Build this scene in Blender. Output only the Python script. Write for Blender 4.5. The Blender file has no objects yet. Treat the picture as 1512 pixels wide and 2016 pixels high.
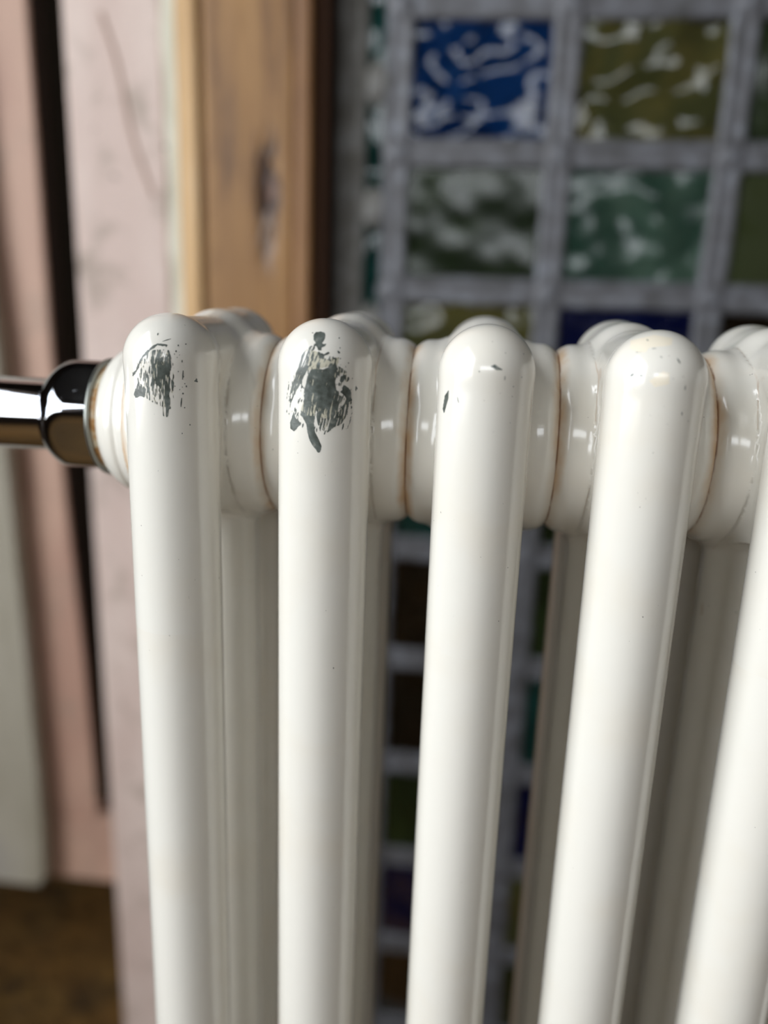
import bpy, bmesh, math, random
import numpy as np
from mathutils import Vector, Matrix, Euler

EXPO = 0.0
SKY = 7.7
PAINT = (227, 223, 213)
WALLC = (52, 37, 22)
CEILC = (46, 44, 43)

# ---------------------------------------------------------------- camera, sky, light, exposure
C = bpy.data.collections.new('scene_collection')
bpy.context.scene.collection.children.link(C)
SC = bpy.context.scene
SC.view_settings.view_transform = 'Standard'
SC.view_settings.look = 'None'
SC.view_settings.gamma = 1.0
SC.view_settings.use_curve_mapping = False
SC.view_settings.exposure = EXPO

cam_d = bpy.data.cameras.new('camera')
cam = bpy.data.objects.new('camera', cam_d)
C.objects.link(cam)
SC.camera = cam
cam.location = (0.088117, -0.221296, 0.038305)
cam.rotation_euler = (1.321325, -0.033431, 0.115373)
cam_d.sensor_fit = 'VERTICAL'
cam_d.sensor_height = 36.0
cam_d.lens = 1514.0 / 2016.0 * 36.0
cam_d.clip_start = 0.01
cam_d.clip_end = 60
cam_d.dof.use_dof = True
cam_d.dof.focus_distance = 0.222
cam_d.dof.aperture_fstop = 27.04 / 7.5

world = bpy.data.worlds.new('overcast_sky')
SC.world = world
world.use_nodes = True
wn = world.node_tree.nodes
wn['Background'].inputs[0].default_value = (0.91, 0.955, 1.0, 1)
wn['Background'].inputs[1].default_value = SKY

def portal(name, loc, rot, sx, sy):
    l = bpy.data.lights.new(name, 'AREA')
    l.shape = 'RECTANGLE'; l.size = sx; l.size_y = sy
    l.cycles.is_portal = True
    o = bpy.data.objects.new(name, l); C.objects.link(o)
    o.location = loc; o.rotation_euler = rot
    return o
# light reaches the room through two real openings: the wide unglazed opening on the left and the window in the front wall
X_L, Y_F, X_R, Z_C, Z_F, Y_B = -1.00, -3.60, 1.30, 1.62, -0.72, 0.43
portal('side_window_daylight', (X_L, -0.975, 0.675), (0, -math.pi/2, 0), 1.65, 1.55)
portal('front_daylight', (0.10, Y_F, 1.065), (math.pi/2, 0, 0), 2.1, 0.57)

# ---------------------------------------------------------------- helpers
def lin(r, g, b):
    f = lambda c: (c/255)/12.92 if c/255 <= .04045 else (((c/255)+.055)/1.055)**2.4
    return (f(r), f(g), f(b), 1.0)

def obj(name, data, mat=None, parent=None, loc=None):
    if isinstance(data, bmesh.types.BMesh):
        me = bpy.data.meshes.new(name); data.to_mesh(me); data.free()
    else:
        me = data
    if mat is not None and not me.materials: me.materials.append(mat)
    o = bpy.data.objects.new(name, me); C.objects.link(o)
    if parent is not None: o.parent = parent
    if loc is not None: o.location = loc
    return o

def empty(name, loc=(0, 0, 0)):
    o = bpy.data.objects.new(name, None); C.objects.link(o); o.location = loc
    o.empty_display_size = .02
    return o

def tag(o, label=None, cat=None, group=None, kind=None):
    for k, v in (('label', label), ('category', cat), ('group', group), ('kind', kind)):
        if v: o[k] = v
    return o

def smooth(me):
    me.polygons.foreach_set('use_smooth', [True]*len(me.polygons)); return me

def box_bm(x0, x1, y0, y1, z0, z1, bev=0.0, seg=2):
    bm = bmesh.new()
    bmesh.ops.create_cube(bm, size=1, matrix=Matrix.Translation(((x0+x1)/2, (y0+y1)/2, (z0+z1)/2)) @ Matrix.Diagonal((x1-x0, y1-y0, z1-z0, 1)))
    if bev > 0: bmesh.ops.bevel(bm, geom=list(bm.edges), offset=bev, segments=seg, affect='EDGES', profile=.5)
    return bm

def box(name, b, mat, parent=None, bev=0.0, **k):
    return tag(obj(name, box_bm(*b, bev=bev), mat, parent), **k)

def lathe_x(prof, n=96, cy=0., cz=0., ph=0.):
    """revolve [(x, r), ...] about an axis along x"""
    bm = bmesh.new(); rings = []
    for x, r in prof:
        rings.append([bm.verts.new((x, cy+r*math.cos(2*math.pi*k/n+ph), cz+r*math.sin(2*math.pi*k/n+ph))) for k in range(n)])
    for a, b in zip(rings, rings[1:]):
        for k in range(n): bm.faces.new((a[k], a[(k+1) % n], b[(k+1) % n], b[k])).smooth = True
    bmesh.ops.recalc_face_normals(bm, faces=bm.faces[:])
    return bm

def tube_bm(pts, r, n=32):
    bm = bmesh.new(); rings = []
    pts = [Vector(p) for p in pts]; up = Vector((0, 1, 0))
    for i, p in enumerate(pts):
        d = (pts[min(i+1, len(pts)-1)] - pts[max(i-1, 0)]).normalized()
        a = d.cross(up)
        if a.length < .1: a = d.cross(Vector((1, 0, 0)))
        a.normalize(); b = d.cross(a)
        rings.append([bm.verts.new(p + (a*math.cos(t) + b*math.sin(t))*r) for t in [2*math.pi*k/n for k in range(n)]])
    for a, b in zip(rings, rings[1:]):
        for k in range(n): bm.faces.new((a[k], a[(k+1) % n], b[(k+1) % n], b[k])).smooth = True
    bmesh.ops.recalc_face_normals(bm, faces=bm.faces[:])
    return bm

# ---------------------------------------------------------------- materials
def mat(name, base=(.5, .5, .5, 1), rough=.5, metal=0., **kw):
    m = bpy.data.materials.new(name); m.use_nodes = True
    b = m.node_tree.nodes['Principled BSDF']
    b.inputs['Base Color'].default_value = base
    b.inputs['Roughness'].default_value = rough
    b.inputs['Metallic'].default_value = metal
    for k, v in kw.items(): b.inputs[k.replace('_', ' ')].default_value = v
    return m

class NT:
    def __init__(s, m): s.m = m; s.t = m.node_tree; s.b = s.t.nodes['Principled BSDF']
    def n(s, typ, **p):
        o = s.t.nodes.new(typ)
        for k, v in p.items(): setattr(o, k, v)
        return o
    def l(s, a, b): s.t.links.new(a, b)
    def coord(s, scale=(1, 1, 1), loc=(0, 0, 0)):
        c = s.n('ShaderNodeTexCoord'); mp = s.n('ShaderNodeMapping')
        mp.inputs['Scale'].default_value = scale; mp.inputs['Location'].default_value = loc
        s.l(c.outputs['Object'], mp.inputs['Vector']); return mp.outputs[0]
    def noise(s, scale, vec=None, detail=4, rough=.55, dist=0., w=None):
        n = s.n('ShaderNodeTexNoise')
        if w is not None: n.noise_dimensions = '4D'; s.l(w, n.inputs['W'])
        n.inputs['Scale'].default_value = scale; n.inputs['Detail'].default_value = detail
        n.inputs['Roughness'].default_value = rough; n.inputs['Distortion'].default_value = dist
        if vec is not None: s.l(vec, n.inputs['Vector'])
        return n.outputs[0]
    def ramp(s, fac, stops, interp='LINEAR'):
        r = s.n('ShaderNodeValToRGB'); r.color_ramp.interpolation = interp
        e = r.color_ramp.elements
        while len(e) < len(stops): e.new(.5)
        for q, (p, c) in zip(e, stops):
            q.position = p; q.color = c if len(c) == 4 else (*c, 1)
        s.l(fac, r.inputs[0]); return r.outputs[0]
    def mix(s, fac, a, b, mode='MIX'):
        m = s.n('ShaderNodeMix', data_type='RGBA', blend_type=mode)
        for v, i in ((fac, 0), (a, 6), (b, 7)):
            if hasattr(v, 'is_linked') or isinstance(v, bpy.types.NodeSocket): s.l(v, m.inputs[i])
            else: m.inputs[i].default_value = v
        return m.outputs[2]
    def math(s, op, a, b=None, clamp=False):
        m = s.n('ShaderNodeMath', operation=op, use_clamp=clamp)
        for v, i in ((a, 0), (b, 1)):
            if v is None: continue
            if isinstance(v, bpy.types.NodeSocket): s.l(v, m.inputs[i])
            else: m.inputs[i].default_value = v
        return m.outputs[0]
    def bump(s, h, strength, dist=.001):
        b = s.n('ShaderNodeBump'); b.inputs['Strength'].default_value = strength; b.inputs['Distance'].default_value = dist
        s.l(h, b.inputs['Height']); s.l(b.outputs[0], s.b.inputs['Normal'])
    def smoothstep(s, v, a, b):
        r = s.n('ShaderNodeMapRange', interpolation_type='SMOOTHSTEP')
        s.l(v, r.inputs[0]); r.inputs[1].default_value = a; r.inputs[2].default_value = b
        return r.outputs[0]
BW = ((0, 0, 0, 1), (1, 1, 1, 1))

def paint_material(name, seam):
    m = mat(name, lin(*PAINT), .17, 0, Coat_Weight=.35, Coat_Roughness=.05)
    t = NT(m); oi = t.n('ShaderNodeObjectInfo').outputs['Random']; oi = t.math('MULTIPLY', oi, 50.)
    co = t.coord()
    c = t.mix(t.math('MULTIPLY', t.smoothstep(t.noise(35, co, 3, w=oi), .45, .75), .22), lin(*PAINT), lin(222, 208, 184))
    # fine dark dust specks
    sp = t.smoothstep(t.noise(900, co, 1, .4, w=oi), .785 if seam else .815, .81 if seam else .84)
    c = t.mix(t.math('MULTIPLY', sp, .75), c, lin(70, 62, 52))
    if seam:
        sx = t.n('ShaderNodeSeparateXYZ'); t.l(co, sx.inputs[0])
        ax = t.math('ABSOLUTE', sx.outputs[0])
        wob = t.math('MULTIPLY', t.math('SUBTRACT', t.noise(90, co, 3, w=oi), .5), .003)
        a2 = t.math('ADD', ax, wob)
        stain = t.math('MULTIPLY', t.smoothstep(a2, .0196, .0226), t.smoothstep(t.noise(60, t.coord((1, 1, .55)), 4, .6, w=oi), .40, .66))
        c = t.mix(t.math('MULTIPLY', stain, .75), c, lin(196, 146, 84))
        soft = t.smoothstep(a2, .0195, .0235)
        c = t.mix(t.math('MULTIPLY', soft, .35), c, lin(205, 182, 148))
        line = t.math('MULTIPLY', t.smoothstep(ax, .02255, .02295), t.smoothstep(t.noise(140, t.coord((1, 1, .5)), 3, .6, w=oi), .36, .52))
        c = t.mix(t.math('MULTIPLY', line, .75), c, lin(140, 88, 48))
        # hairline crack where the pressed head is welded to the hub
        cr = t.math('SUBTRACT', 1., t.smoothstep(t.math('ABSOLUTE', t.math('SUBTRACT', t.math('ADD', ax, t.math('MULTIPLY', wob, .35)), .0127)), .0, .00022))
        cr = t.math('MULTIPLY', t.math('MULTIPLY', cr, t.math('GREATER_THAN', sx.outputs[1], .012)), t.smoothstep(t.noise(70, t.coord((1, 1, .6)), 3, .6, w=oi), .47, .55))
        c = t.mix(t.math('MULTIPLY', cr, .45), c, lin(170, 128, 84))
    t.l(c, t.b.inputs['Base Color'])
    t.bump(t.noise(150, co, 3, .5, w=oi), .10, .0006)
    return m
M_HEAD = paint_material('cream_gloss_paint_with_rusty_weld', True)
M_COL = paint_material('cream_gloss_paint', False)
M_PRIMER = mat('grey_green_primer', lin(98, 104, 98), .3)
t = NT(M_PRIMER); co = t.coord()
t.l(t.ramp(t.noise(500, co, 4), [(.35, lin(70, 75, 69)), (.6, lin(98, 104, 99)), (.78, lin(150, 150, 140))]), t.b.inputs['Base Color'])
t.bump(t.noise(900, co, 3), .3, .0002)
M_UNDER = mat('old_cream_undercoat', lin(190, 185, 164), .4)
M_YELLOW = mat('yellowed_paint_patch', lin(234, 224, 204), .25, 0, Coat_Weight=.3, Coat_Roughness=.06)
M_SPECK = mat('dark_paint_speck', lin(78, 72, 62), .5)

def chrome(name, base, scratch):
    m = mat(name, base, .05, 1.); t = NT(m); co = t.coord()
    t.l(t.ramp(t.noise(260, co, 6, .7), [(.3, (.03,)*3), (.62, (.06,)*3), (.72, (scratch,)*3)]), t.b.inputs['Roughness'])
    t.l(t.mix(t.smoothstep(t.noise(420, co, 5, .75), .60, .72), base, lin(150, 146, 138)), t.b.inputs['Base Color'])
    return m
M_CHROME = chrome('worn_chrome', lin(186, 190, 198), .3)
M_PIPE = chrome('chrome_pipe', lin(218, 220, 226), .12)
M_WASHER = mat('painted_washer', lin(205, 192, 160), .4)
t = NT(M_WASHER); t.l(t.ramp(t.noise(200, t.coord(), 4), [(.45, lin(212, 202, 176)), (.62, lin(176, 128, 70)), (.75, lin(90, 60, 34))]), t.b.inputs['Base Color'])
M_RIM = mat('steel_rim', lin(150, 152, 146), .3, .9)

def pink_material(name, a, b, stains):
    m = mat(name, a, .55); t = NT(m); co = t.coord((1, 1, .35)); c2 = t.coord()
    c = t.mix(t.smoothstep(t.noise(14, co, 4), .4, .62), a, b)
    c = t.mix(t.math('MULTIPLY', t.smoothstep(t.noise(26, c2, 5, .6, .4), .5, .72), stains), c, lin(150, 134, 118))
    c = t.mix(t.math('MULTIPLY', t.smoothstep(t.noise(55, c2, 3), .66, .74), stains), c, lin(120, 106, 90))
    t.l(c, t.b.inputs['Base Color']); t.bump(t.noise(60, co, 5), .3, .002)
    return m
M_POST = pink_material('flaking_pink_paint', lin(222, 201, 190), lin(210, 186, 175), .75)
M_LEAF = pink_material('dusky_pink_paint', lin(192, 156, 136), lin(180, 142, 124), .35)
M_GREYBOARD = mat('weathered_grey_board', lin(168, 166, 150), .6)
t = NT(M_GREYBOARD); t.l(t.ramp(t.noise(12, t.coord((1, 1, .3)), 4), [(.3, lin(152, 144, 126)), (.5, lin(170, 162, 146)), (.7, lin(150, 146, 144))]), t.b.inputs['Base Color'])

def wood_material(name, c0, c1, c2, knot=None):
    m = mat(name, c1, .5); t = NT(m); co = t.coord((1, 1, .12))
    c = t.ramp(t.noise(60, co, 5, .6, .6), [(.3, c0), (.52, c1), (.72, c2)])
    c = t.mix(t.math('MULTIPLY', t.smoothstep(t.noise(16, t.coord((1, 1, .5)), 4), .5, .7), .5), c, c0)
    if knot:
        for (kx, ky, kz, sx, sz, colr) in knot:
            v = t.coord((1/sx, 0.0, 1/sz), (-kx/sx, 0, -kz/sz))
            ln = t.n('ShaderNodeVectorMath', operation='LENGTH'); t.l(v, ln.inputs[0])
            d = t.math('ADD', ln.outputs['Value'], t.math('MULTIPLY', t.math('SUBTRACT', t.noise(110, t.coord((1, 1, .4)), 4, .6), .5), 2.2))
            c = t.mix(t.math('SUBTRACT', 1., t.smoothstep(d, .65, 1.1)), c, colr)
    t.l(c, t.b.inputs['Base Color']); t.bump(t.noise(90, co, 5), .35, .0015)
    return m
KNOT = [(-.0725, 0, .124, .0095, .040, lin(62, 38, 22)), (-.0735, 0, .088, .006, .020, lin(150, 128, 112)), (-.0700, 0, .128, .004, .011, lin(120, 92, 78))]
M_BOARD = wood_material('brown_varnished_wood', lin(92, 58, 22), lin(146, 104, 54), lin(166, 124, 70), KNOT)
M_BEAD = wood_material('brown_wood_bead', lin(100, 64, 30), lin(140, 98, 58), lin(156, 114, 70))
M_TAN = wood_material('bare_tan_wood', lin(196, 154, 102), lin(218, 178, 126), lin(226, 190, 144))
M_CREAMEDGE = mat('chalky_cream_paint', lin(226, 220, 200), .6)
t = NT(M_CREAMEDGE); t.l(t.ramp(t.noise(70, t.coord((1, 1, .3)), 5), [(.35, lin(206, 200, 178)), (.6, lin(230, 225, 206))]), t.b.inputs['Base Color'])
M_GAPSHADE = mat('gap_shade_edge', lin(38, 26, 16), .7)  # shade of the door gap, put into the colour of the leaf's edge
M_DARKWOOD = mat('dark_stained_edge', lin(64, 36, 12), .85)

M_LEAD = mat('dull_lead', lin(118, 118, 124), .5, .2)
t = NT(M_LEAD); co = t.coord()
t.l(t.ramp(t.noise(70, co, 5, .6), [(.3, lin(76, 75, 75)), (.55, lin(102, 102, 106)), (.75, lin(132, 136, 144))]), t.b.inputs['Base Color'])
t.bump(t.noise(120, co, 4), .4, .001)
M_CEMENT = mat('grey_cement_putty', lin(128, 126, 120), .75)
t = NT(M_CEMENT); co = t.coord()
t.l(t.ramp(t.noise(45, co, 5, .6), [(.32, lin(98, 94, 86)), (.5, lin(128, 126, 121)), (.7, lin(150, 150, 148))]), t.b.inputs['Base Color'])
t.bump(t.noise(60, co, 5), .6, .003)

def glass(name, c, c2=None, r=.05):
    m = mat(name, c, r, 0, Transmission_Weight=.25, IOR=1.5, Coat_Weight=.5, Coat_Roughness=r*.6); t = NT(m)
    if c2:
        t.l(t.mix(t.smoothstep(t.noise(16, t.coord(), 4, .6, .8), .42, .62), c, c2), t.b.inputs['Base Color'])
    return m
G_BLUE = glass('cobalt_blue_glass', lin(16, 58, 112), lin(12, 42, 86))
G_OLIVE = glass('olive_glass', lin(84, 86, 52), lin(108, 102, 58))
G_GREEN = glass('dark_green_glass', lin(32, 46, 20), lin(52, 68, 34), .22)
G_SEA = glass('sea_green_glass', lin(50, 80, 66), lin(90, 116, 100), .16)
G_MOSS = glass('moss_green_glass', lin(70, 80, 42), lin(84, 92, 62))
G_TEAL = glass('teal_glass', lin(22, 66, 60), lin(34, 84, 78))
G_AMBER = glass('amber_brown_glass', lin(34, 24, 12), lin(26, 20, 10))
G_NAVY = glass('navy_glass', lin(10, 18, 60), lin(14, 24, 72))

M_FLOOR = mat('trodden_brown_earth', lin(96, 76, 44), .9)
t = NT(M_FLOOR); co = t.coord()
t.l(t.mix(t.smoothstep(t.noise(9, co, 6, .65), .4, .65), t.ramp(t.noise(40, co, 5), [(.3, lin(46, 30, 10)), (.7, lin(126, 92, 38))]), lin(116, 80, 30)), t.b.inputs['Base Color'])
t.bump(t.noise(30, co, 6), .8, .02)
def plaster(name, c): 
    m = mat(name, c, .85); t = NT(m); t.bump(t.noise(20, t.coord(), 5), .4, .01); return m
M_WALL = plaster('dark_timber_wall', lin(74, 62, 48))
M_WALL2 = plaster('grey_plaster', lin(*WALLC))
M_CEIL = plaster('grey_boarded_ceiling', lin(*CEILC))
M_OUT = plaster('pale_gravel', lin(200, 194, 184))

# ---------------------------------------------------------------- the room
def structure(name, boxes, m, kind='structure', bev=0.):
    bm = bmesh.new()
    for b in boxes:
        s = box_bm(*b, bev=bev); me = bpy.data.meshes.new('tmp'); s.to_mesh(me); s.free(); bm.from_mesh(me); bpy.data.meshes.remove(me)
    return tag(obj(name, bm, m), kind=kind)
T = .08
o = structure('floor', [(X_L, X_R, Y_F, 1.6, Z_F-T, Z_F)], M_FLOOR); tag(o, 'brown trodden floor beneath the raised pink door')
structure('ground', [(-14, X_L-T, -12, 6, Z_F-T-.03, Z_F-.03), (X_L-T, X_R+1, -12, Y_F-T, Z_F-T-.03, Z_F-.03)], M_OUT)
structure('ceiling', [(X_L, X_R, Y_F, 1.6, Z_C, Z_C+T)], M_CEIL)
structure('wall_right', [(X_R, X_R+T, Y_F, 1.6, Z_F, Z_C)], M_WALL2)
structure('wall_left', [(X_L-T, X_L, -.20, 1.6, Z_F, Z_C), (X_L-T, X_L, Y_F, -1.75, Z_F, Z_C), (X_L-T, X_L, -1.75, -.20, 1.5, Z_C), (X_L-T, X_L, -1.75, -.20, Z_F, -.15)], M_WALL2)
structure('wall_front', [(X_L, -.95, Y_F-T, Y_F, Z_F, Z_C), (1.15, X_R, Y_F-T, Y_F, Z_F, Z_C), (-.95, 1.15, Y_F-T, Y_F, Z_F, .78), (-.95, 1.15, Y_F-T, Y_F, 1.35, Z_C)], M_WALL2)
# the wall around the window and the doorway, and the dark space behind
structure('wall_back', [(X_L, X_R, 1.6, 1.6+T, Z_F, Z_C)], M_WALL)
structure('wall_back_right', [(.43, X_R, Y_B-.02, Y_B+.10, Z_F, Z_C), (-.0289, .43, Y_B+.05, Y_B+.10, Z_F, Z_C), (-.0289, .43, Y_B-.02, Y_B+.05, .46, Z_C)], M_WALL2)

# pink jamb post (trim_2) with its worn face, cream arris; brown casing (trim_1)
tr2 = empty('trim_2', (0, .38, 0)); tag(tr2, 'flaking pale pink door post left of the brown window casing', kind='structure')
def piece(name, par, b, m, bev=.0015, **k):
    ox, oy, oz = par.location
    return tag(obj(name, box_bm(b[0]-ox, b[1]-ox, b[2]-oy, b[3]-oy, b[4]-oz, b[5]-oz, bev=bev), m, par), **k)
pp = piece('post', tr2, (-.2262, -.1500, .380, .47, Z_F, Z_C), M_POST, .003)
# a long scrape running diagonally down the post
bm = bmesh.new(); prev = None
for i in range(15):
    s = i/14; x = -.196+.034*s+.002*math.sin(7*s); z = .245-.125*s
    q = [bm.verts.new((x-.0018, -.0002, z)), bm.verts.new((x, -.0014, z)), bm.verts.new((x+.0022, -.0002, z))]
    if prev:
        bm.faces.new((prev[0], prev[1], q[1], q[0])); bm.faces.new((prev[1], prev[2], q[2], q[1]))
    prev = q
obj('paint_ridge', bm, mat('bare_scrape', lin(180, 152, 138), .7), tr2)
tr1 = empty('trim_1', (0, .38, 0)); tag(tr1, 'brown varnished timber window casing with a dark knot', kind='structure')
def wobbly_strip(name, par, x0, x1, y0, y1, m, amp, seed):
    rnd = random.Random(seed); bm = bmesh.new(); prev = None; n = 160; w = 0.
    for i in range(n+1):
        z = Z_F + (Z_C-Z_F)*i/n; w = w*.6 + rnd.uniform(-amp, amp)
        q = [bm.verts.new((x0+w, y1-.38, z)), bm.verts.new((x0+w, y0-.38+.001, z)), bm.verts.new((x0+w+.001, y0-.38, z)), bm.verts.new((x1, y0-.38, z)), bm.verts.new((x1, y1-.38, z))]
        if prev:
            for k in range(4): bm.faces.new((prev[k], prev[k+1], q[k+1], q[k]))
        prev = q
    bmesh.ops.recalc_face_normals(bm, faces=bm.faces[:])
    return obj(name, bm, m, par)
wobbly_strip('paint_edge', tr1, -.1500, -.1400, .3785, .45, M_CREAMEDGE, .0012, 3)
piece('edge_strip', tr1, (-.1400, -.1245, .3775, .45, Z_F, Z_C), M_TAN, .002)
# the broad board, with a real gouge around the knot
bm = bmesh.new()
xs = np.linspace(-.1215, -.0520, 36); zs = np.concatenate([[Z_F, -.4, -.15], np.linspace(.0, .28, 110), [.5, 1.0, Z_C]])
V = []
for z in zs:
    row = []
    for x in xs:
        d = 0.
        for (kx, _, kz, sx, sz, _c) in KNOT[:2]:
            q = math.hypot((x-kx)/sx, (z-kz)/sz) + .35*math.sin(x*900)*math.cos(z*260)
            d += .005*max(0, 1-q)
        edge = .0015 if (x < -.1212 or x > -.0523) else 0
        row.append(bm.verts.new((x, .001+d+edge, z)))
    V.append(row)
for a, b in zip(V, V[1:]):
    for k in range(len(xs)-1): bm.faces.new((a[k], a[k+1], b[k+1], b[k])).smooth = True
lo = [[bm.verts.new((r[0].co.x, .07, r[0].co.z)), bm.verts.new((r[-1].co.x, .07, r[-1].co.z))] for r in V]
for i in range(len(V)-1):
    bm.faces.new((V[i][0], V[i+1][0], lo[i+1][0], lo[i][0])); bm.faces.new((V[i][-1], lo[i][1], lo[i+1][1], V[i+1][-1]))
bmesh.ops.recalc_face_normals(bm, faces=bm.faces[:])
obj('board', bm, M_BOARD, tr1)
piece('bead', tr1, (-.0515, -.0385, .3765, .45, Z_F, Z_C), M_BEAD, .004)
piece('rebate', tr1, (-.0385, -.0289, .3880, .45, Z_F, Z_C), M_DARKWOOD, .001)

# the pink door leaf raised above the floor, and the grey board in front of it
def prism(name, pts, y0, y1, m, par, bev=.002):
    bm = bmesh.new()
    a = [bm.verts.new((x, y0, z)) for x, z in pts]; b = [bm.verts.new((x, y1, z)) for x, z in pts]
    bm.faces.new(a); bm.faces.new(b[::-1])
    for k in range(len(pts)): bm.faces.new((a[k], b[k], b[(k+1) % len(pts)], a[(k+1) % len(pts)]))
    bmesh.ops.recalc_face_normals(bm, faces=bm.faces[:])
    bmesh.ops.bevel(bm, geom=list(bm.edges), offset=bev, segments=2, affect='EDGES')
    return obj(name, bm, m, par)
d1 = empty('door_1', (0, 0, 0)); tag(d1, 'dusky pink door leaf hanging clear of the brown floor', kind='structure')
prism('stile', [(-.345, .9), (-.345, -.445), (-.2500, -.445), (-.2535, -.28), (-.2600, -.13), (-.2640, 0.), (-.2640, .9)], .400, .405, M_LEAF, d1, .001)
prism('door_edge', [(-.345, .9), (-.345, -.445), (-.2580, -.445), (-.2590, -.28), (-.2650, -.13), (-.2680, 0.), (-.2680, .9)], .4052, .435, M_GAPSHADE, d1, .001)  # leaf thickness, coloured dark so the gap beside the post reads as shade
prism('bottom_rail', [(-.62, -.4455), (-.62, -.525), (-.2285, -.521), (-.2285, -.4455)], .400, .43, M_LEAF, d1)
prism('door_panel', [(-.62, .9), (-.62, -.4445), (-.3455, -.4445), (-.3455, .9)], .408, .43, M_LEAF, d1)
gb = prism('grey_board', [(-.62, .10), (-.62, -.515), (-.305, -.518), (-.2975, -.505), (-.2950, -.44), (-.2965, -.20), (-.2975, -.13), (-.2985, .0), (-.304, .10), (-.312, .42), (-.62, .42)][1:], .380, .3985, M_GREYBOARD, None)
tag(gb, 'pale grey weathered board flat against the pink door', 'board')

# the leaded window (window_1)
YW = .42
w1 = empty('window_1', (0, YW, 0)); tag(w1, 'leaded window of square coloured glass panes behind the radiator', kind='structure')
XS = [.0195, .1430, .2670, .3910]
ZS = [.3620, .2620, .1610, .0600, -.0490, -.1570, -.2610, -.3670, -.4690, -.5700, -.6700]
def pane_bm(x0, x1, z0, z1, seed, amp=.00055, nx=34):
    rnd = np.random.RandomState(seed); nz = max(6, int(nx*(z1-z0)/(x1-x0)))
    X, Z = np.meshgrid(np.linspace(x0, x1, nx), np.linspace(z0, z1, nz)); H = np.zeros_like(X)
    for _ in range(26):
        lam = rnd.uniform(.018, .06); th = rnd.uniform(0, math.pi); k = 2*math.pi/lam
        H += (lam/.03)*np.sin(k*(X*math.cos(th)+Z*math.sin(th))+rnd.uniform(0, 6.28))
    H *= amp/3.2
    bm = bmesh.new(); vs = [[bm.verts.new((X[j, i], H[j, i], Z[j, i])) for i in range(nx)] for j in range(nz)]
    for j in range(nz-1):
        for i in range(nx-1): bm.faces.new((vs[j][i], vs[j][i+1], vs[j+1][i+1], vs[j+1][i])).smooth = True
    r = bmesh.ops.solidify(bm, geom=bm.faces[:], thickness=-.003)
    return bm
COL = {(0, 0): G_TEAL, (0, 1): G_MOSS, (0, 2): G_BLUE, (1, 0): G_BLUE, (1, 1): G_OLIVE, (1, 2): G_GREEN, (2, 0): G_GREEN, (2, 1): G_SEA, (2, 2): G_MOSS,
       (3, 0): G_OLIVE, (3, 1): G_NAVY, (3, 2): G_AMBER, (4, 0): G_TEAL, (4, 1): G_GREEN, (4, 2): G_BLUE, (5, 0): G_AMBER, (5, 1): G_GREEN, (5, 2): G_OLIVE,
       (6, 0): G_AMBER, (6, 1): G_TEAL, (6, 2): G_GREEN, (7, 0): G_GREEN, (7, 1): G_NAVY, (7, 2): G_AMBER, (8, 0): G_NAVY, (8, 1): G_OLIVE, (8, 2): G_TEAL,
       (9, 0): G_AMBER, (9, 1): G_GREEN, (9, 2): G_NAVY}
HX, HZ = .0108, .0112
COLOUR_WORD = {'cobalt_blue_glass': 'cobalt blue', 'olive_glass': 'olive', 'dark_green_glass': 'dark green', 'sea_green_glass': 'sea green', 'moss_green_glass': 'moss green', 'teal_glass': 'teal', 'amber_brown_glass': 'amber brown', 'navy_glass': 'navy blue'}
for (r, c), g in COL.items():
    am = {G_BLUE: 1.1, G_OLIVE: 1.5, G_SEA: .9}.get(g, .45)
    p = obj('glass_pane', pane_bm(XS[c]+.008, XS[c+1]-.008, ZS[r+1]+.008, ZS[r]-.008, 11+r*5+c, .00055*am), g, w1)
    p['label'] = COLOUR_WORD[g.name] + ' rippled glass pane'
zt = .281
for k in range(9):
    z1 = zt - k*.0885 + .0045
    p = obj('narrow_glass_pane', pane_bm(-.0045, .0105, z1-.0655, z1, 90+k, .0004, 12), G_TEAL, w1); p['label'] = 'narrow teal glass strip'

CP = [(-1., .003), (-.96, -.0015), (-.8, -.0030), (-.55, -.0034), (-.28, -.0026), (0, -.0022), (.28, -.0026), (.55, -.0034), (.8, -.0030), (.96, -.0015), (1., .003)]
def came_bm(a, b, half, vertical, fixed, seed):
    rnd = random.Random(seed); bm = bmesh.new(); prev = None; n = max(8, int(abs(b-a)/.012)); w = w2 = 0.
    for i in range(n+1):
        s = a+(b-a)*i/n; w = w*.7+rnd.uniform(-1, 1)*.0004; w2 = w2*.7+rnd.uniform(-1, 1)*.0004; ring = []
        for q, y in CP:
            off = fixed + q*half + (w if q < 0 else w2)
            ring.append(bm.verts.new((off, y, s) if vertical else (s, y, off)))
        if prev:
            for k in range(len(CP)-1): bm.faces.new((prev[k], prev[k+1], ring[k+1], ring[k])).smooth = True
        prev = ring
    bmesh.ops.recalc_face_normals(bm, faces=bm.faces[:])
    if sum(f.normal.y for f in bm.faces) > 0: bmesh.ops.reverse_faces(bm, faces=bm.faces[:])
    return bm
for i, x in enumerate(XS): obj('lead_came', came_bm(-.67, .44, HX, True, x, i), M_LEAD, w1)
for j, z in enumerate(ZS):
    for i in range(3): obj('lead_came', came_bm(XS[i]+HX-.0008, XS[i+1]-HX+.0008, HZ, False, z, 20+j*3+i), M_LEAD, w1)
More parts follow.
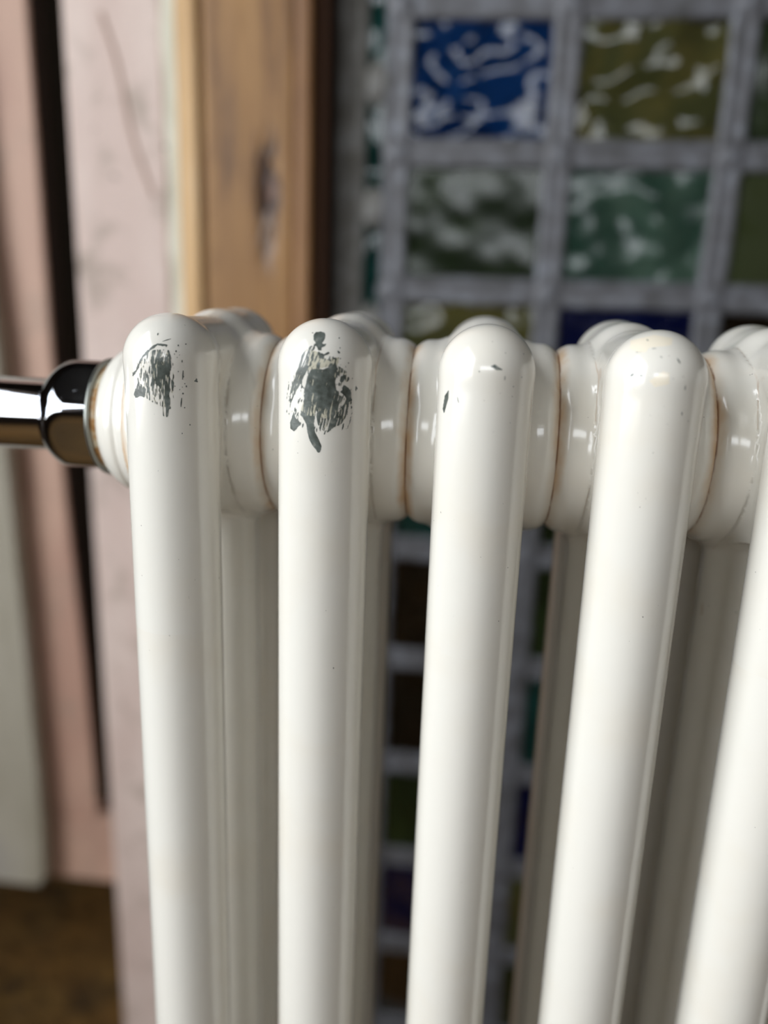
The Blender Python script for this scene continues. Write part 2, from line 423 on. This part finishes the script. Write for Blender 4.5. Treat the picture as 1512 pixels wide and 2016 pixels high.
# solder blobs where the cames cross
bmj = bmesh.new(); bmesh.ops.create_uvsphere(bmj, u_segments=20, v_segments=10, radius=1)
for v in bmj.verts: v.co = Vector((v.co.x*.0135*(1+.12*math.sin(5*v.co.z)), v.co.y*.0052, v.co.z*.0135*(1+.1*math.cos(4*v.co.x))))
for f in bmj.faces: f.smooth = True
mj = bpy.data.meshes.new('solder_joint'); bmj.to_mesh(mj); bmj.free(); mj.materials.append(M_LEAD)
for x in XS:
    for z in ZS: 
        jo = obj('solder_joint', mj, None, w1, (x, .0008, z)); jo.rotation_euler = (0, (x*37+z*53) % 3, 0)
# cement margin between the casing and the first came, with lumps between the narrow panes
def cement(x0, x1, seed, d=.004):
    rnd = np.random.RandomState(seed); nx, nz = 10, 220
    X, Z = np.meshgrid(np.linspace(x0, x1, nx), np.linspace(-.70, .46, nz)); H = np.zeros_like(X)
    for _ in range(24):
        lam = rnd.uniform(.012, .07); th = rnd.uniform(0, math.pi); k = 2*math.pi/lam
        H += np.sin(k*(X*math.cos(th)+Z*math.sin(th))+rnd.uniform(0, 6.28))
    H = H/6*.0014; u = (X-x0)/(x1-x0)
    Y = -.0005 - d*np.sqrt(np.clip(1-(2*u-1)**4, 0, 1)) + H
    Y[:, 0] = .008; Y[:, -1] = .006
    bm = bmesh.new(); vs = [[bm.verts.new((X[j, i], Y[j, i], Z[j, i])) for i in range(nx)] for j in range(nz)]
    for j in range(nz-1):
        for i in range(nx-1): bm.faces.new((vs[j][i], vs[j][i+1], vs[j+1][i+1], vs[j+1][i])).smooth = True
    return bm
obj('cement_margin', cement(-.0289, -.0025, 4), M_CEMENT, w1)
bml = bmesh.new(); bmesh.ops.create_uvsphere(bml, u_segments=18, v_segments=12, radius=1)
for v in bml.verts: v.co = Vector((v.co.x*.0095*(1+.15*math.sin(3*v.co.z+1)), v.co.y*.0055, v.co.z*.0160*(1+.1*math.cos(5*v.co.x))))
for f in bml.faces: f.smooth = True
ml = bpy.data.meshes.new('cement_lump'); bml.to_mesh(ml); bml.free(); ml.materials.append(M_CEMENT)
for k in range(10): obj('cement_lump', ml, None, w1, (.0025, .0, zt - k*.0885 + .0165))
# backing slab that closes the window from behind
piece('window_frame', w1, (.4018, .43, .40, .47, -.70, .46), M_CEMENT, .002)
piece('window_sill', w1, (-.0289, .43, .385, .47, Z_F, -.682), M_CEMENT, .003)

# ---------------------------------------------------------------- the radiator
# all in millimetres, section-local: x along the radiator, y away from the camera, z up, origin = front column axis, hub height
RC=13.45; YM=42.; YB=80.
def smin(a,b,k):
    h=np.maximum(k-np.abs(a-b),0)/k
    return np.minimum(a,b)-h*h*k*.25
def hubR(a):
    R=np.where(a>17.5,31.3-2.5*(np.clip(a-17.5,0,6)/5.5)**2.3,31.3)
    R=R-.30*(1-np.tanh((a-12.6)/.35))-.32*np.exp(-((a-12.6)/.6)**2)
    return R
def section_sdf(x,y,z):
    def col(yj,zc):
        return np.sqrt(x*x+(y-yj)**2+np.maximum(z-zc,0)**2)-RC
    zq=np.clip(z-2,0,23.5)                      # the rear column leans in under its head
    c=smin(col(YM,23.4),col(YB-.0245*zq*zq,25.5),8.)
    t=np.clip(y,45.,66.)
    c=smin(c,np.sqrt(x*x+(y-t)**2+(z-25.4)**2)-13.3,3.)
    t=np.clip(y,0,60.)
    c=smin(c,np.sqrt(x*x+(y-t)**2+(z-24.0)**2)-12.4,4.)
    c=smin(c,col(0.,23.5),2.)
    web=np.maximum(np.maximum(np.abs(x)-7.5,np.maximum(-y,y-YB)),np.maximum(z-22,-z-26))
    c=smin(c,web,6.)
    hub=(np.hypot(y-YM,z)-hubR(np.abs(x)))*.92
    return smin(c,hub,np.where(z>10,7.-np.clip((z-10)/15,0,1)*3.,7.))

def surface_net(f, lo, hi, h, project=4):
    """mesh of f=0 on a regular grid, then moved onto the exact surface; returns verts, quads, normals"""
    ax = [np.arange(lo[i], hi[i]+h*.5, h) for i in range(3)]
    X, Y, Z = np.meshgrid(*ax, indexing='ij'); F = f(X, Y, Z); S = F < 0
    n = np.array(F.shape); P = np.zeros((*(n-1), 3)); cnt = np.zeros(n-1)
    offs = [(a, b, c) for a in (0, 1) for b in (0, 1) for c in (0, 1)]
    sl = lambda o: tuple(slice(o[i], n[i]-1+o[i]) for i in range(3))
    base = np.stack([X[sl((0, 0, 0))], Y[sl((0, 0, 0))], Z[sl((0, 0, 0))]], -1)
    for d in range(3):
        for o in offs:
            if o[d]: continue
            o2 = list(o); o2[d] = 1; A, B = F[sl(o)], F[sl(o2)]
            cr = (A < 0) != (B < 0); tt = np.where(cr, A/np.where(A == B, 1, A-B), 0)
            for k in range(3): P[..., k] += np.where(cr, o[k]*1.0 + (tt if k == d else 0), 0)
            cnt += cr
    act = cnt > 0; idx = -np.ones(n-1, int); idx[act] = np.arange(act.sum())
    V = base[act] + h*P[act]/cnt[act][:, None]
    Q = []
    for d in range(3):
        a, b = (d+1) % 3, (d+2) % 3
        s0 = [slice(None)]*3; s1 = [slice(None)]*3; s0[d] = slice(0, n[d]-1); s1[d] = slice(1, n[d])
        cr = S[tuple(s0)] != S[tuple(s1)]; ii = np.argwhere(cr)
        ii = ii[(ii[:, a] > 0) & (ii[:, b] > 0) & (ii[:, a] < n[a]-1) & (ii[:, b] < n[b]-1)]
        ea, eb = np.eye(3, dtype=int)[a], np.eye(3, dtype=int)[b]
        q = np.stack([idx[tuple((ii-ea-eb).T)], idx[tuple((ii-eb).T)], idx[tuple(ii.T)], idx[tuple((ii-ea).T)]], -1)
        fl = ~S[tuple(ii.T)]; q[fl] = q[fl][:, ::-1]; Q.append(q)
    Q = np.concatenate(Q); e = .02
    def grad(V):
        g = np.stack([f(V[:, 0]+e, V[:, 1], V[:, 2])-f(V[:, 0]-e, V[:, 1], V[:, 2]), f(V[:, 0], V[:, 1]+e, V[:, 2])-f(V[:, 0], V[:, 1]-e, V[:, 2]),
                      f(V[:, 0], V[:, 1], V[:, 2]+e)-f(V[:, 0], V[:, 1], V[:, 2]-e)], -1)/(2*e)
        return g
    for _ in range(project):
        g = grad(V); V = V - (f(V[:, 0], V[:, 1], V[:, 2])/np.maximum((g*g).sum(-1), .2))[:, None]*g*.9
    g = grad(V); N = g/np.maximum(np.linalg.norm(g, axis=1), 1e-9)[:, None]
    return V, Q, N

def net_mesh(name, V, Q, N, m, custom=True):
    me = bpy.data.meshes.new(name); me.from_pydata((V/1000).tolist(), [], Q.tolist()); me.materials.append(m); smooth(me)
    if custom: me.normals_split_custom_set_from_vertices(N.tolist())
    me.update(); return me

V, Q, N = surface_net(section_sdf, (-24, -15.2, -58), (24, 99.2, 40.3), 1.0)
V[:, 0] = np.clip(V[:, 0], -23, 23)
me_head = net_mesh('header', V, Q, N, M_HEAD)
bm = bmesh.new(); ncs = 96
top = [bm.verts.new((.01343*math.cos(2*math.pi*k/ncs), .01343*math.sin(2*math.pi*k/ncs), -.056)) for k in range(ncs)]
bot = [bm.verts.new((v.co.x, v.co.y, -.544)) for v in top]
for k in range(ncs): bm.faces.new((top[k], bot[k], bot[(k+1) % ncs], top[(k+1) % ncs])).smooth = True
bmesh.ops.recalc_face_normals(bm, faces=bm.faces[:])
me_col = bpy.data.meshes.new('column'); bm.to_mesh(me_col); bm.free(); me_col.materials.append(M_COL)

PITCH = .046; NSEC = 9
rad = empty('column_radiator', (0, .042, Z_F))
tag(rad, 'cream three-column radiator with chipped paint on its first two tube heads', 'radiator')
def local(o, par, loc):          # place a child by its world position (parents are never rotated)
    w = Vector(par['world']) if 'world' in par else par.location
    o.location = Vector(loc) - w
secs = []
for i in range(NSEC):
    s = obj('radiator_section', me_head, None, rad, (i*PITCH, -.042, -Z_F))
    b = obj('bottom_header', me_head, None, s, (0, 0, -.60)); b.rotation_euler = (0, math.pi, 0)
    for yj in (0, YM/1000, YB/1000): obj('column', me_col, None, s, (0, yj, 0))
    secs.append(s)

# end boss on the first section: stepped rings down to the washer
prof = [(-.0230, .0280), (-.0235, .0277), (-.0248, .0275), (-.0261, .0267), (-.0266, .0260), (-.0270, .0259), (-.0277, .0262), (-.0288, .0260), (-.0305, .0253), (-.0325, .0241), (-.0342, .0226), (-.0354, .0210), (-.0361, .0196), (-.0363, .0185), (-.0363, .010)]
obj('end_boss', lathe_x(prof, 128, 0, 0), M_COL, rad, (0, 0, -Z_F))
obj('washer', lathe_x([(-.0360, .0180), (-.0360, .0192), (-.0386, .0194), (-.0386, .012)], 96), M_WASHER, rad, (0, 0, -Z_F))['label'] = 'rust-streaked washer'
obj('nut_rim', lathe_x([(-.0384, .0185), (-.0384, .0203), (-.0388, .0207), (-.0396, .0205), (-.0396, .015)], 96), M_RIM, rad, (0, 0, -Z_F))
def nut_sdf(x, y, z):
    A = [math.radians(a) for a in (NUTA+30, NUTA+90, NUTA+150, NUTA+210, NUTA+270, NUTA+330)]
    d = None
    for a in A:
        q = (-y*math.cos(a) + z*math.sin(a)) - 18.7
        d = q if d is None else -smin(-d, -q, .9)
    rr = np.hypot(y, z); xx = np.minimum(x+47.5, 0)
    s = (np.sqrt((rr/20.6)**2 + (xx/17.2)**2) - 1)*14
    d = -smin(-d, -s, .8); d = -smin(-d, -(-x-60.8), 2.0)
    return np.maximum(d, x+39.4)
NUTA = 14
V, Q, N = surface_net(nut_sdf, (-63, -23, -23), (-38.4, 23, 23), .55)
obj('valve_nut', net_mesh('valve_nut', V, Q, N, M_CHROME), None, rad, (0, 0, -Z_F))['label'] = 'worn chrome hexagonal nut'
pts = [(-.058, 0, 0), (-.12, 0, 0), (-.20, 0, 0), (-.235, 0, 0)] + [(-.235-.03*math.sin(a), 0, -.03+.03*math.cos(a)) for a in [math.pi/2*k/8 for k in range(1, 9)]] + [(-.265, 0, -.2), (-.265, 0, Z_F)]
obj('valve_pipe', tube_bm(pts, .0130, 64), M_PIPE, rad, (0, 0, -Z_F))['label'] = 'straight chrome pipe'
for i in (0, NSEC-1):
    bm = bmesh.new()
    for yy in (0, .080):
        m2 = bmesh.new(); prof = [(-.628, .0105), (-.66, .0105), (-.70, .012), (-.712, .019), (-.72, .020), (-.72, .001)]
        r_ = []
        for z, r in prof: r_.append([bm.verts.new((r*math.cos(2*math.pi*k/32), yy+r*math.sin(2*math.pi*k/32), z)) for k in range(32)])
        for a, b in zip(r_, r_[1:]):
            for k in range(32): bm.faces.new((a[k], a[(k+1) % 32], b[(k+1) % 32], b[k])).smooth = True
        m2.free()
    bmesh.ops.recalc_face_normals(bm, faces=bm.faces[:])
    obj('foot', bm, M_COL, rad, (i*PITCH, -.042, -Z_F))

# ---------------------------------------------------------------- chipped paint (real thin flakes on the surface)
T1 = {'arc': [(3.64, 28.45), (1.18, 28.68), (-0.95, 27.07), (-2.98, 25.13), (-4.17, 23.2), (-5.31, 21.24), (-6.72, 19.71)], 'M': [(0.41, 23.42), (2.33, 25.04), (4.41, 25.4), (4.96, 23.55), (4.28, 21.03), (4.5, 19.15), (4.1, 15.98), (4.29, 12.8), (3.56, 8.62), (2.35, 8.92), (2.31, 12.13), (2.29, 15.94), (1.1, 17.8), (-0.54, 17.73), (-0.05, 20.9)], 'L': [(-4.91, 18.1), (-3.77, 17.55), (-2.34, 16.37), (-2.83, 13.8), (-4.33, 14.33), (-5.81, 13.4), (-6.62, 14.45)], 'N': [(-2.34, 27.01), (4.33, 27.24), (5.99, 21.06), (5.86, 17.27), (4.52, 10.88), (0.88, 12.08), (-2.47, 13.82), (-5.32, 18.07)], 'a': [(10.46, 21.33), (10.63, 19.4), (10.84, 18.26), (9.92, 18.63), (10.4, 19.09)], 'b': [(7.76, 21.69), (7.54, 19.16)], 'c': [(7.19, 14.07), (6.94, 11.51)], 'd': [(2.47, 29.48), (4.54, 30.24)]}
T2 = {'A': [(-1.46, 32.77), (-1.02, 33.44), (0.34, 33.62), (1.48, 33.35), (1.77, 32.56), (1.65, 31.37), (1.13, 30.59), (1.78, 30.4), (2.49, 30.7), (2.06, 29.87), (1.16, 29.51), (1.28, 28.8), (0.34, 28.68), (-0.12, 29.68), (-1.14, 30.08), (-0.52, 30.64), (-1.34, 31.48)], 'B': [(-0.94, 30.3), (-3.14, 28.8), (-4.24, 27.43), (-4.46, 26.22), (-5.08, 23.63), (-6.51, 21.5), (-7.33, 18.25), (-7.88, 15.45), (-7.67, 13.4), (-6.37, 16.3), (-5.07, 18.45), (-4.07, 20.33), (-2.85, 22.87), (-1.22, 24.95), (-1.14, 25.83), (-2.45, 26.21), (-1.86, 27.98), (-0.57, 29.12)], 'C': [(-1.43, 23.61), (-0.04, 23.9), (2.21, 23.87), (3.94, 24.69), (5.43, 24.94), (5.69, 22.49), (5.07, 20.69), (5.43, 18.45), (6.19, 17.54), (5.8, 15.51), (6.06, 12.77), (5.01, 11.17), (3.27, 10.24), (1.46, 11.11), (0.07, 12.65), (-0.14, 11.05), (-2.27, 10.46), (-4.0, 11.02), (-4.27, 12.37), (-3.3, 15.64), (-3.08, 18.82), (-2.36, 21.78)], 'D': [(-4.27, 12.37), (-2.28, 11.15), (-0.14, 11.05), (-0.47, 9.19), (-0.09, 6.68), (1.09, 4.42), (1.76, 2.81), (1.48, 1.17), (0.79, 0.79), (0.2, 1.82), (-0.52, 2.48), (-1.61, 4.27), (-2.24, 6.31), (-2.62, 8.6), (-3.75, 10.58), (-4.38, 10.98)], 'E': [(-6.48, 11.93), (-5.93, 10.14), (-4.11, 8.7), (-5.52, 7.17), (-6.45, 6.24), (-7.56, 6.91), (-7.71, 8.53), (-7.01, 10.25)], 'F': [(7.2, 19.8), (8.45, 18.87), (9.08, 17.94), (9.23, 15.42), (8.53, 14.77), (7.67, 16.62), (6.39, 17.77), (7.01, 18.44)], 'F2': [(6.54, 22.05), (7.78, 22.5), (7.59, 21.15), (6.77, 20.25), (6.24, 20.7)], 'G': [(5.77, 17.09), (8.72, 15.9), (9.35, 14.73), (8.58, 12.47), (7.79, 10.43), (6.76, 8.85), (4.63, 7.96), (3.33, 6.56), (1.05, 7.65), (0.33, 10.15), (0.07, 12.65), (2.33, 13.42)], 'H': [(2.96, 28.48), (3.49, 28.17), (2.92, 27.61), (2.05, 27.48), (2.01, 26.39), (0.76, 26.78), (0.48, 27.64), (1.34, 28.11), (2.04, 27.7)], 'H2': [(5.28, 28.97), (6.06, 28.45), (6.1, 28.01), (5.57, 28.11)], 'I': [(5.21, 25.15), (7.56, 23.62), (8.62, 21.36), (8.02, 20.24), (5.69, 22.49)], 'K': [(-1.71, 28.86), (1.12, 28.1), (2.56, 26.41), (5.95, 27.14), (5.64, 24.94), (3.94, 24.69), (-0.04, 23.68), (-1.43, 23.61), (-2.37, 23.34)], 'Z': [(-1.57, 29.73), (4.1, 29.06), (8.58, 23.61), (10.65, 19.0), (10.36, 14.43), (8.47, 7.62), (2.44, 6.08), (-6.06, 8.27), (-9.19, 10.17), (-8.61, 19.49), (-4.93, 26.52)]}
T3 = {'a': [(-10.07, 19.4), (-9.96, 17.38), (-11.04, 12.53), (-11.51, 13.99), (-11.06, 17.71)], 'b': [(0.6, 26.41), (1.8, 26.93), (4.12, 25.54), (2.39, 25.5)], 'c': [(4.7, 24.34), (4.68, 22.61)], 'd': [(-7.63, 17.93), (-7.12, 16.22)]}
T4 = {'a': [(-8.59, 25.18), (-7.93, 25.85)], 'b': [(-6.55, 25.57), (-5.85, 25.42)], 'c': [(2.4, 30.18), (3.15, 29.02)], 'd': [(5.06, 23.47), (5.05, 22.33)], 'e': [(4.97, 16.69), (5.2, 15.74)], 'f': [(-3.8, 32.4), (-2.74, 32.57)], 'g': [(-1.99, 30.6), (-1.3, 30.28)], 'h': [(-4.69, 34.59), (-4.44, 34.37)], 'i': [(-7.8, 31.25), (-6.22, 31.48)], 'Y1': [(-8.13, 34.16), (-2.84, 35.86), (1.74, 35.24), (1.17, 33.47), (-4.52, 32.64), (-5.32, 31.41), (-7.45, 31.47), (-8.73, 32.16)], 'Y2': [(-4.35, 24.31), (-1.13, 26.9), (0.47, 26.57), (0.74, 23.77), (-2.67, 22.79)]}

H_ = .14
UX = np.arange(-14, 14.01, H_); UZ = np.arange(-2, 36.5, H_)
GX, GZ = np.meshgrid(UX, UZ)
def vnoise(x, z, seed):
    r = np.random.RandomState(seed).rand(256, 256)
    xi, zi = np.floor(x).astype(int), np.floor(z).astype(int); fx, fz = x-xi, z-zi
    fx = fx*fx*(3-2*fx); fz = fz*fz*(3-2*fz); g = lambda a, b: r[a % 256, b % 256]
    return (g(xi, zi)*(1-fx)+g(xi+1, zi)*fx)*(1-fz)+(g(xi, zi+1)*(1-fx)+g(xi+1, zi+1)*fx)*fz
def fbm(x, z, s): return (vnoise(x, z, s)+.5*vnoise(2.1*x, 2.1*z, s+1)+.25*vnoise(4.3*x, 4.3*z, s+2))/1.75
def pmask(poly):
    p = np.array(poly); ins = np.zeros_like(GX, bool); j = len(p)-1
    for i in range(len(p)):
        x0, z0, x1, z1 = *p[i], *p[j]
        c = ((z0 > GZ) != (z1 > GZ)) & (GX < (x1-x0)*(GZ-z0)/((z1-z0) or 1e-9)+x0); ins ^= c; j = i
    return ins.astype(float)
def blur(a, n):
    for _ in range(n):
        a = (np.roll(a, 1, 0)+np.roll(a, -1, 0)+2*a)/4; a = (np.roll(a, 1, 1)+np.roll(a, -1, 1)+2*a)/4
    return a
def seg(poly, w):
    d = np.full_like(GX, 99.); p = np.array(poly)
    for (x0, z0), (x1, z1) in zip(p, p[1:]):
        L = (x1-x0)**2+(z1-z0)**2 or 1e-9; t = np.clip(((GX-x0)*(x1-x0)+(GZ-z0)*(z1-z0))/L, 0, 1)
        d = np.minimum(d, np.hypot(GX-x0-t*(x1-x0), GZ-z0-t*(z1-z0))-w*(1-.5*np.abs(2*t-1)))
    return -d/.6
def solid(poly, s=1, rough=.5): return blur(pmask(poly), 1)-.5+rough*(fbm(GX*2.2, GZ*1.6, s)-.5)
def streaks(poly, dens, s, fx=3.0, fz=.42, tilt=.12, soft=5):
    n = fbm((GX-tilt*GZ-.0*GX*GZ)*fx, GZ*fz, s)*.65+vnoise((GX-tilt*GZ)*fx*2.0, GZ*fz*1.6, s+7)*.35
    q = np.quantile(n, 1-dens); return np.minimum((n-q)*6, blur(pmask(poly), soft)-.5+.9*(n-.5))
def specks(num, s, x0=-9, x1=10, z0=2, z1=33, r=(.10, .26)):
    rn = np.random.RandomState(s); f = np.full_like(GX, -9.)
    for _ in range(num):
        a, b, q = rn.uniform(x0, x1), rn.uniform(z0, z1), rn.uniform(*r); e = rn.uniform(.5, 1.)
        f = np.maximum(f, (q-np.hypot((GX-a)*1.2, (GZ-b)*e))/.3)
    return f
def front_y(x, z):
    y = np.full_like(x, -20.)
    for _ in range(90): y = y+np.clip(section_sdf(x, y, z), -1, 4)*.7
    return y
def flake_mesh(name, F, off, m):
    vid = {}; verts = []; faces = []
    def vert(x, z):
        k = (round(x, 3), round(z, 3))
        if k not in vid: vid[k] = len(verts); verts.append(k)
        return vid[k]
    J, I = np.nonzero((np.maximum.reduce([F[:-1, :-1], F[1:, :-1], F[:-1, 1:], F[1:, 1:]]) > 0))
    for j, i in zip(J, I):
        c = [(UX[i], UZ[j], F[j, i]), (UX[i+1], UZ[j], F[j, i+1]), (UX[i+1], UZ[j+1], F[j+1, i+1]), (UX[i], UZ[j+1], F[j+1, i])]; out = []
        for k in range(4):
            a, b = c[k], c[(k+1) % 4]
            if a[2] > 0: out.append(vert(a[0], a[1]))
            if (a[2] > 0) != (b[2] > 0):
                t = a[2]/(a[2]-b[2]); t = min(max(t, .02), .98); out.append(vert(a[0]+t*(b[0]-a[0]), a[1]+t*(b[1]-a[1])))
        if len(set(out)) >= 3 and len(set(out)) == len(out): faces.append(out)
    v = np.array(verts); y = front_y(v[:, 0], v[:, 1]); P = np.stack([v[:, 0], y, v[:, 1]], -1); e = .02; f = section_sdf
    g = np.stack([f(P[:, 0]+e, y, P[:, 2])-f(P[:, 0]-e, y, P[:, 2]), f(P[:, 0], y+e, P[:, 2])-f(P[:, 0], y-e, P[:, 2]), f(P[:, 0], y, P[:, 2]+e)-f(P[:, 0], y, P[:, 2]-e)], -1)
    g /= np.linalg.norm(g, axis=1)[:, None]; P = P+g*off
    me = bpy.data.meshes.new(name); me.from_pydata((P/1000).tolist(), [], faces); me.materials.append(m); smooth(me)
    me.normals_split_custom_set_from_vertices(g.tolist()); me.update(); return me
def flakes(name, F, off, m, i, label=None):
    o = obj(name, flake_mesh(name, F, off, m), None, secs[i]); o['kind'] = 'stuff'
    if label: o['label'] = label
    return o
mx = lambda *a: np.maximum.reduce(a)
# second head: the largest bare patch
D2 = mx(solid(T2['A'], 1, .1), streaks(T2['B'], .70, 5, 2.2, .35, .35), np.minimum(solid(T2['C'], 3, .35), .5+GZ*0), solid(T2['D'], 4, .45), solid(T2['E'], 5, .4),
        solid(T2['F'], 6, .5), solid(T2['F2'], 7, .5), streaks(T2['G'], .62, 9, 2.6, .32, .22), solid(T2['H'], 8, .4), solid(T2['H2'], 9, .3), streaks(T2['I'], .42, 12, 2.4, .5, .2),
        streaks(T2['K'], .30, 15, 2.0, .6, .3), streaks(T2['Z'], .085, 17, 3.0, .6, .15), specks(16, 21, r=(.08, .18)))
low = np.clip((17.-GZ)/6, 0, 1)
nn = fbm((GX-.15*GZ)*2.8, GZ*.3, 31)
D2 = np.where((nn > .74-.20*low) & (pmask(T2['C']) > 0) & (pmask(T2['D']) < .5), np.minimum(D2, (.74-.20*low-nn)*5), D2)
C2 = mx(solid(T2['K'], 41, 1.2)-.1, np.minimum(streaks(T2['G'], .75, 9, 2.6, .32, .22), .3), np.minimum(streaks(T2['B'], .78, 5, 2.2, .35, .35), .3), solid(T2['C'], 3, .2)-.1, np.minimum(streaks(T2['I'], .6, 12, 2.4, .5, .2), .2))
flakes('bare_undercoat', C2, .012, M_UNDER, 1, 'cream undercoat around the chips')
flakes('chipped_patch', D2, .03, M_PRIMER, 1, 'large dark grey-green chipped patch')
# first head
D1 = mx(seg(T1['arc'], .42)+.6*(fbm(GX*3, GZ*3, 3)-.6), streaks(T1['M'], .72, 6, 2.0, .30, .05), streaks(T1['L'], .9, 7, 2.0, .35, .1), streaks(T1['N'], .36, 8, 2.8, .5, .05), solid(T1['a'], 2, .2),
        seg(T1['b'], .16), seg(T1['c'], .17), seg(T1['d'], .12), specks(30, 22, -2, 9, 17, 29, (.08, .22)), specks(10, 23))
C1 = mx(np.minimum(streaks(T1['M'], .85, 6, 2.0, .30, .05), .3), np.minimum(streaks(T1['L'], .9, 7, 2.0, .35, .1), .3), np.minimum(streaks(T1['N'], .46, 8, 2.8, .5, .05), .3))
flakes('bare_undercoat', C1, .012, M_UNDER, 0, 'cream undercoat around the chips')
flakes('chipped_patch', D1, .03, M_PRIMER, 0, 'dark brush-like chipped patch')
# third and fourth heads: isolated nicks; a yellowed patch on the fourth
D3 = mx(solid(T3['a'], 1, .1), solid(T3['b'], 2, .5), seg(T3['c'], .10), seg(T3['d'], .12), specks(10, 24, r=(.07, .15)))
flakes('chipped_nicks', D3, .03, M_PRIMER, 2, 'few dark nicks')
D4 = mx(seg(T4['a'], .26), seg(T4['b'], .18), seg(T4['c'], .19), seg(T4['d'], .14), seg(T4['e'], .14), seg(T4['f'], .09), seg(T4['g'], .10), seg(T4['h'], .2), seg(T4['i'], .07), specks(12, 25, r=(.07, .14)))
flakes('chipped_nicks', D4, .03, M_PRIMER, 3, 'few dark nicks')
flakes('yellowed_patch', mx(solid(T4['Y1'], 51, .5), solid(T4['Y2'], 52, .5)-.05), .006, M_YELLOW, 3, 'pale yellowed paint patch')
flakes('chipped_nicks', mx(specks(9, 26, r=(.08, .16)), specks(3, 27, r=(.15, .25))), .03, M_PRIMER, 4, 'few dark nicks')
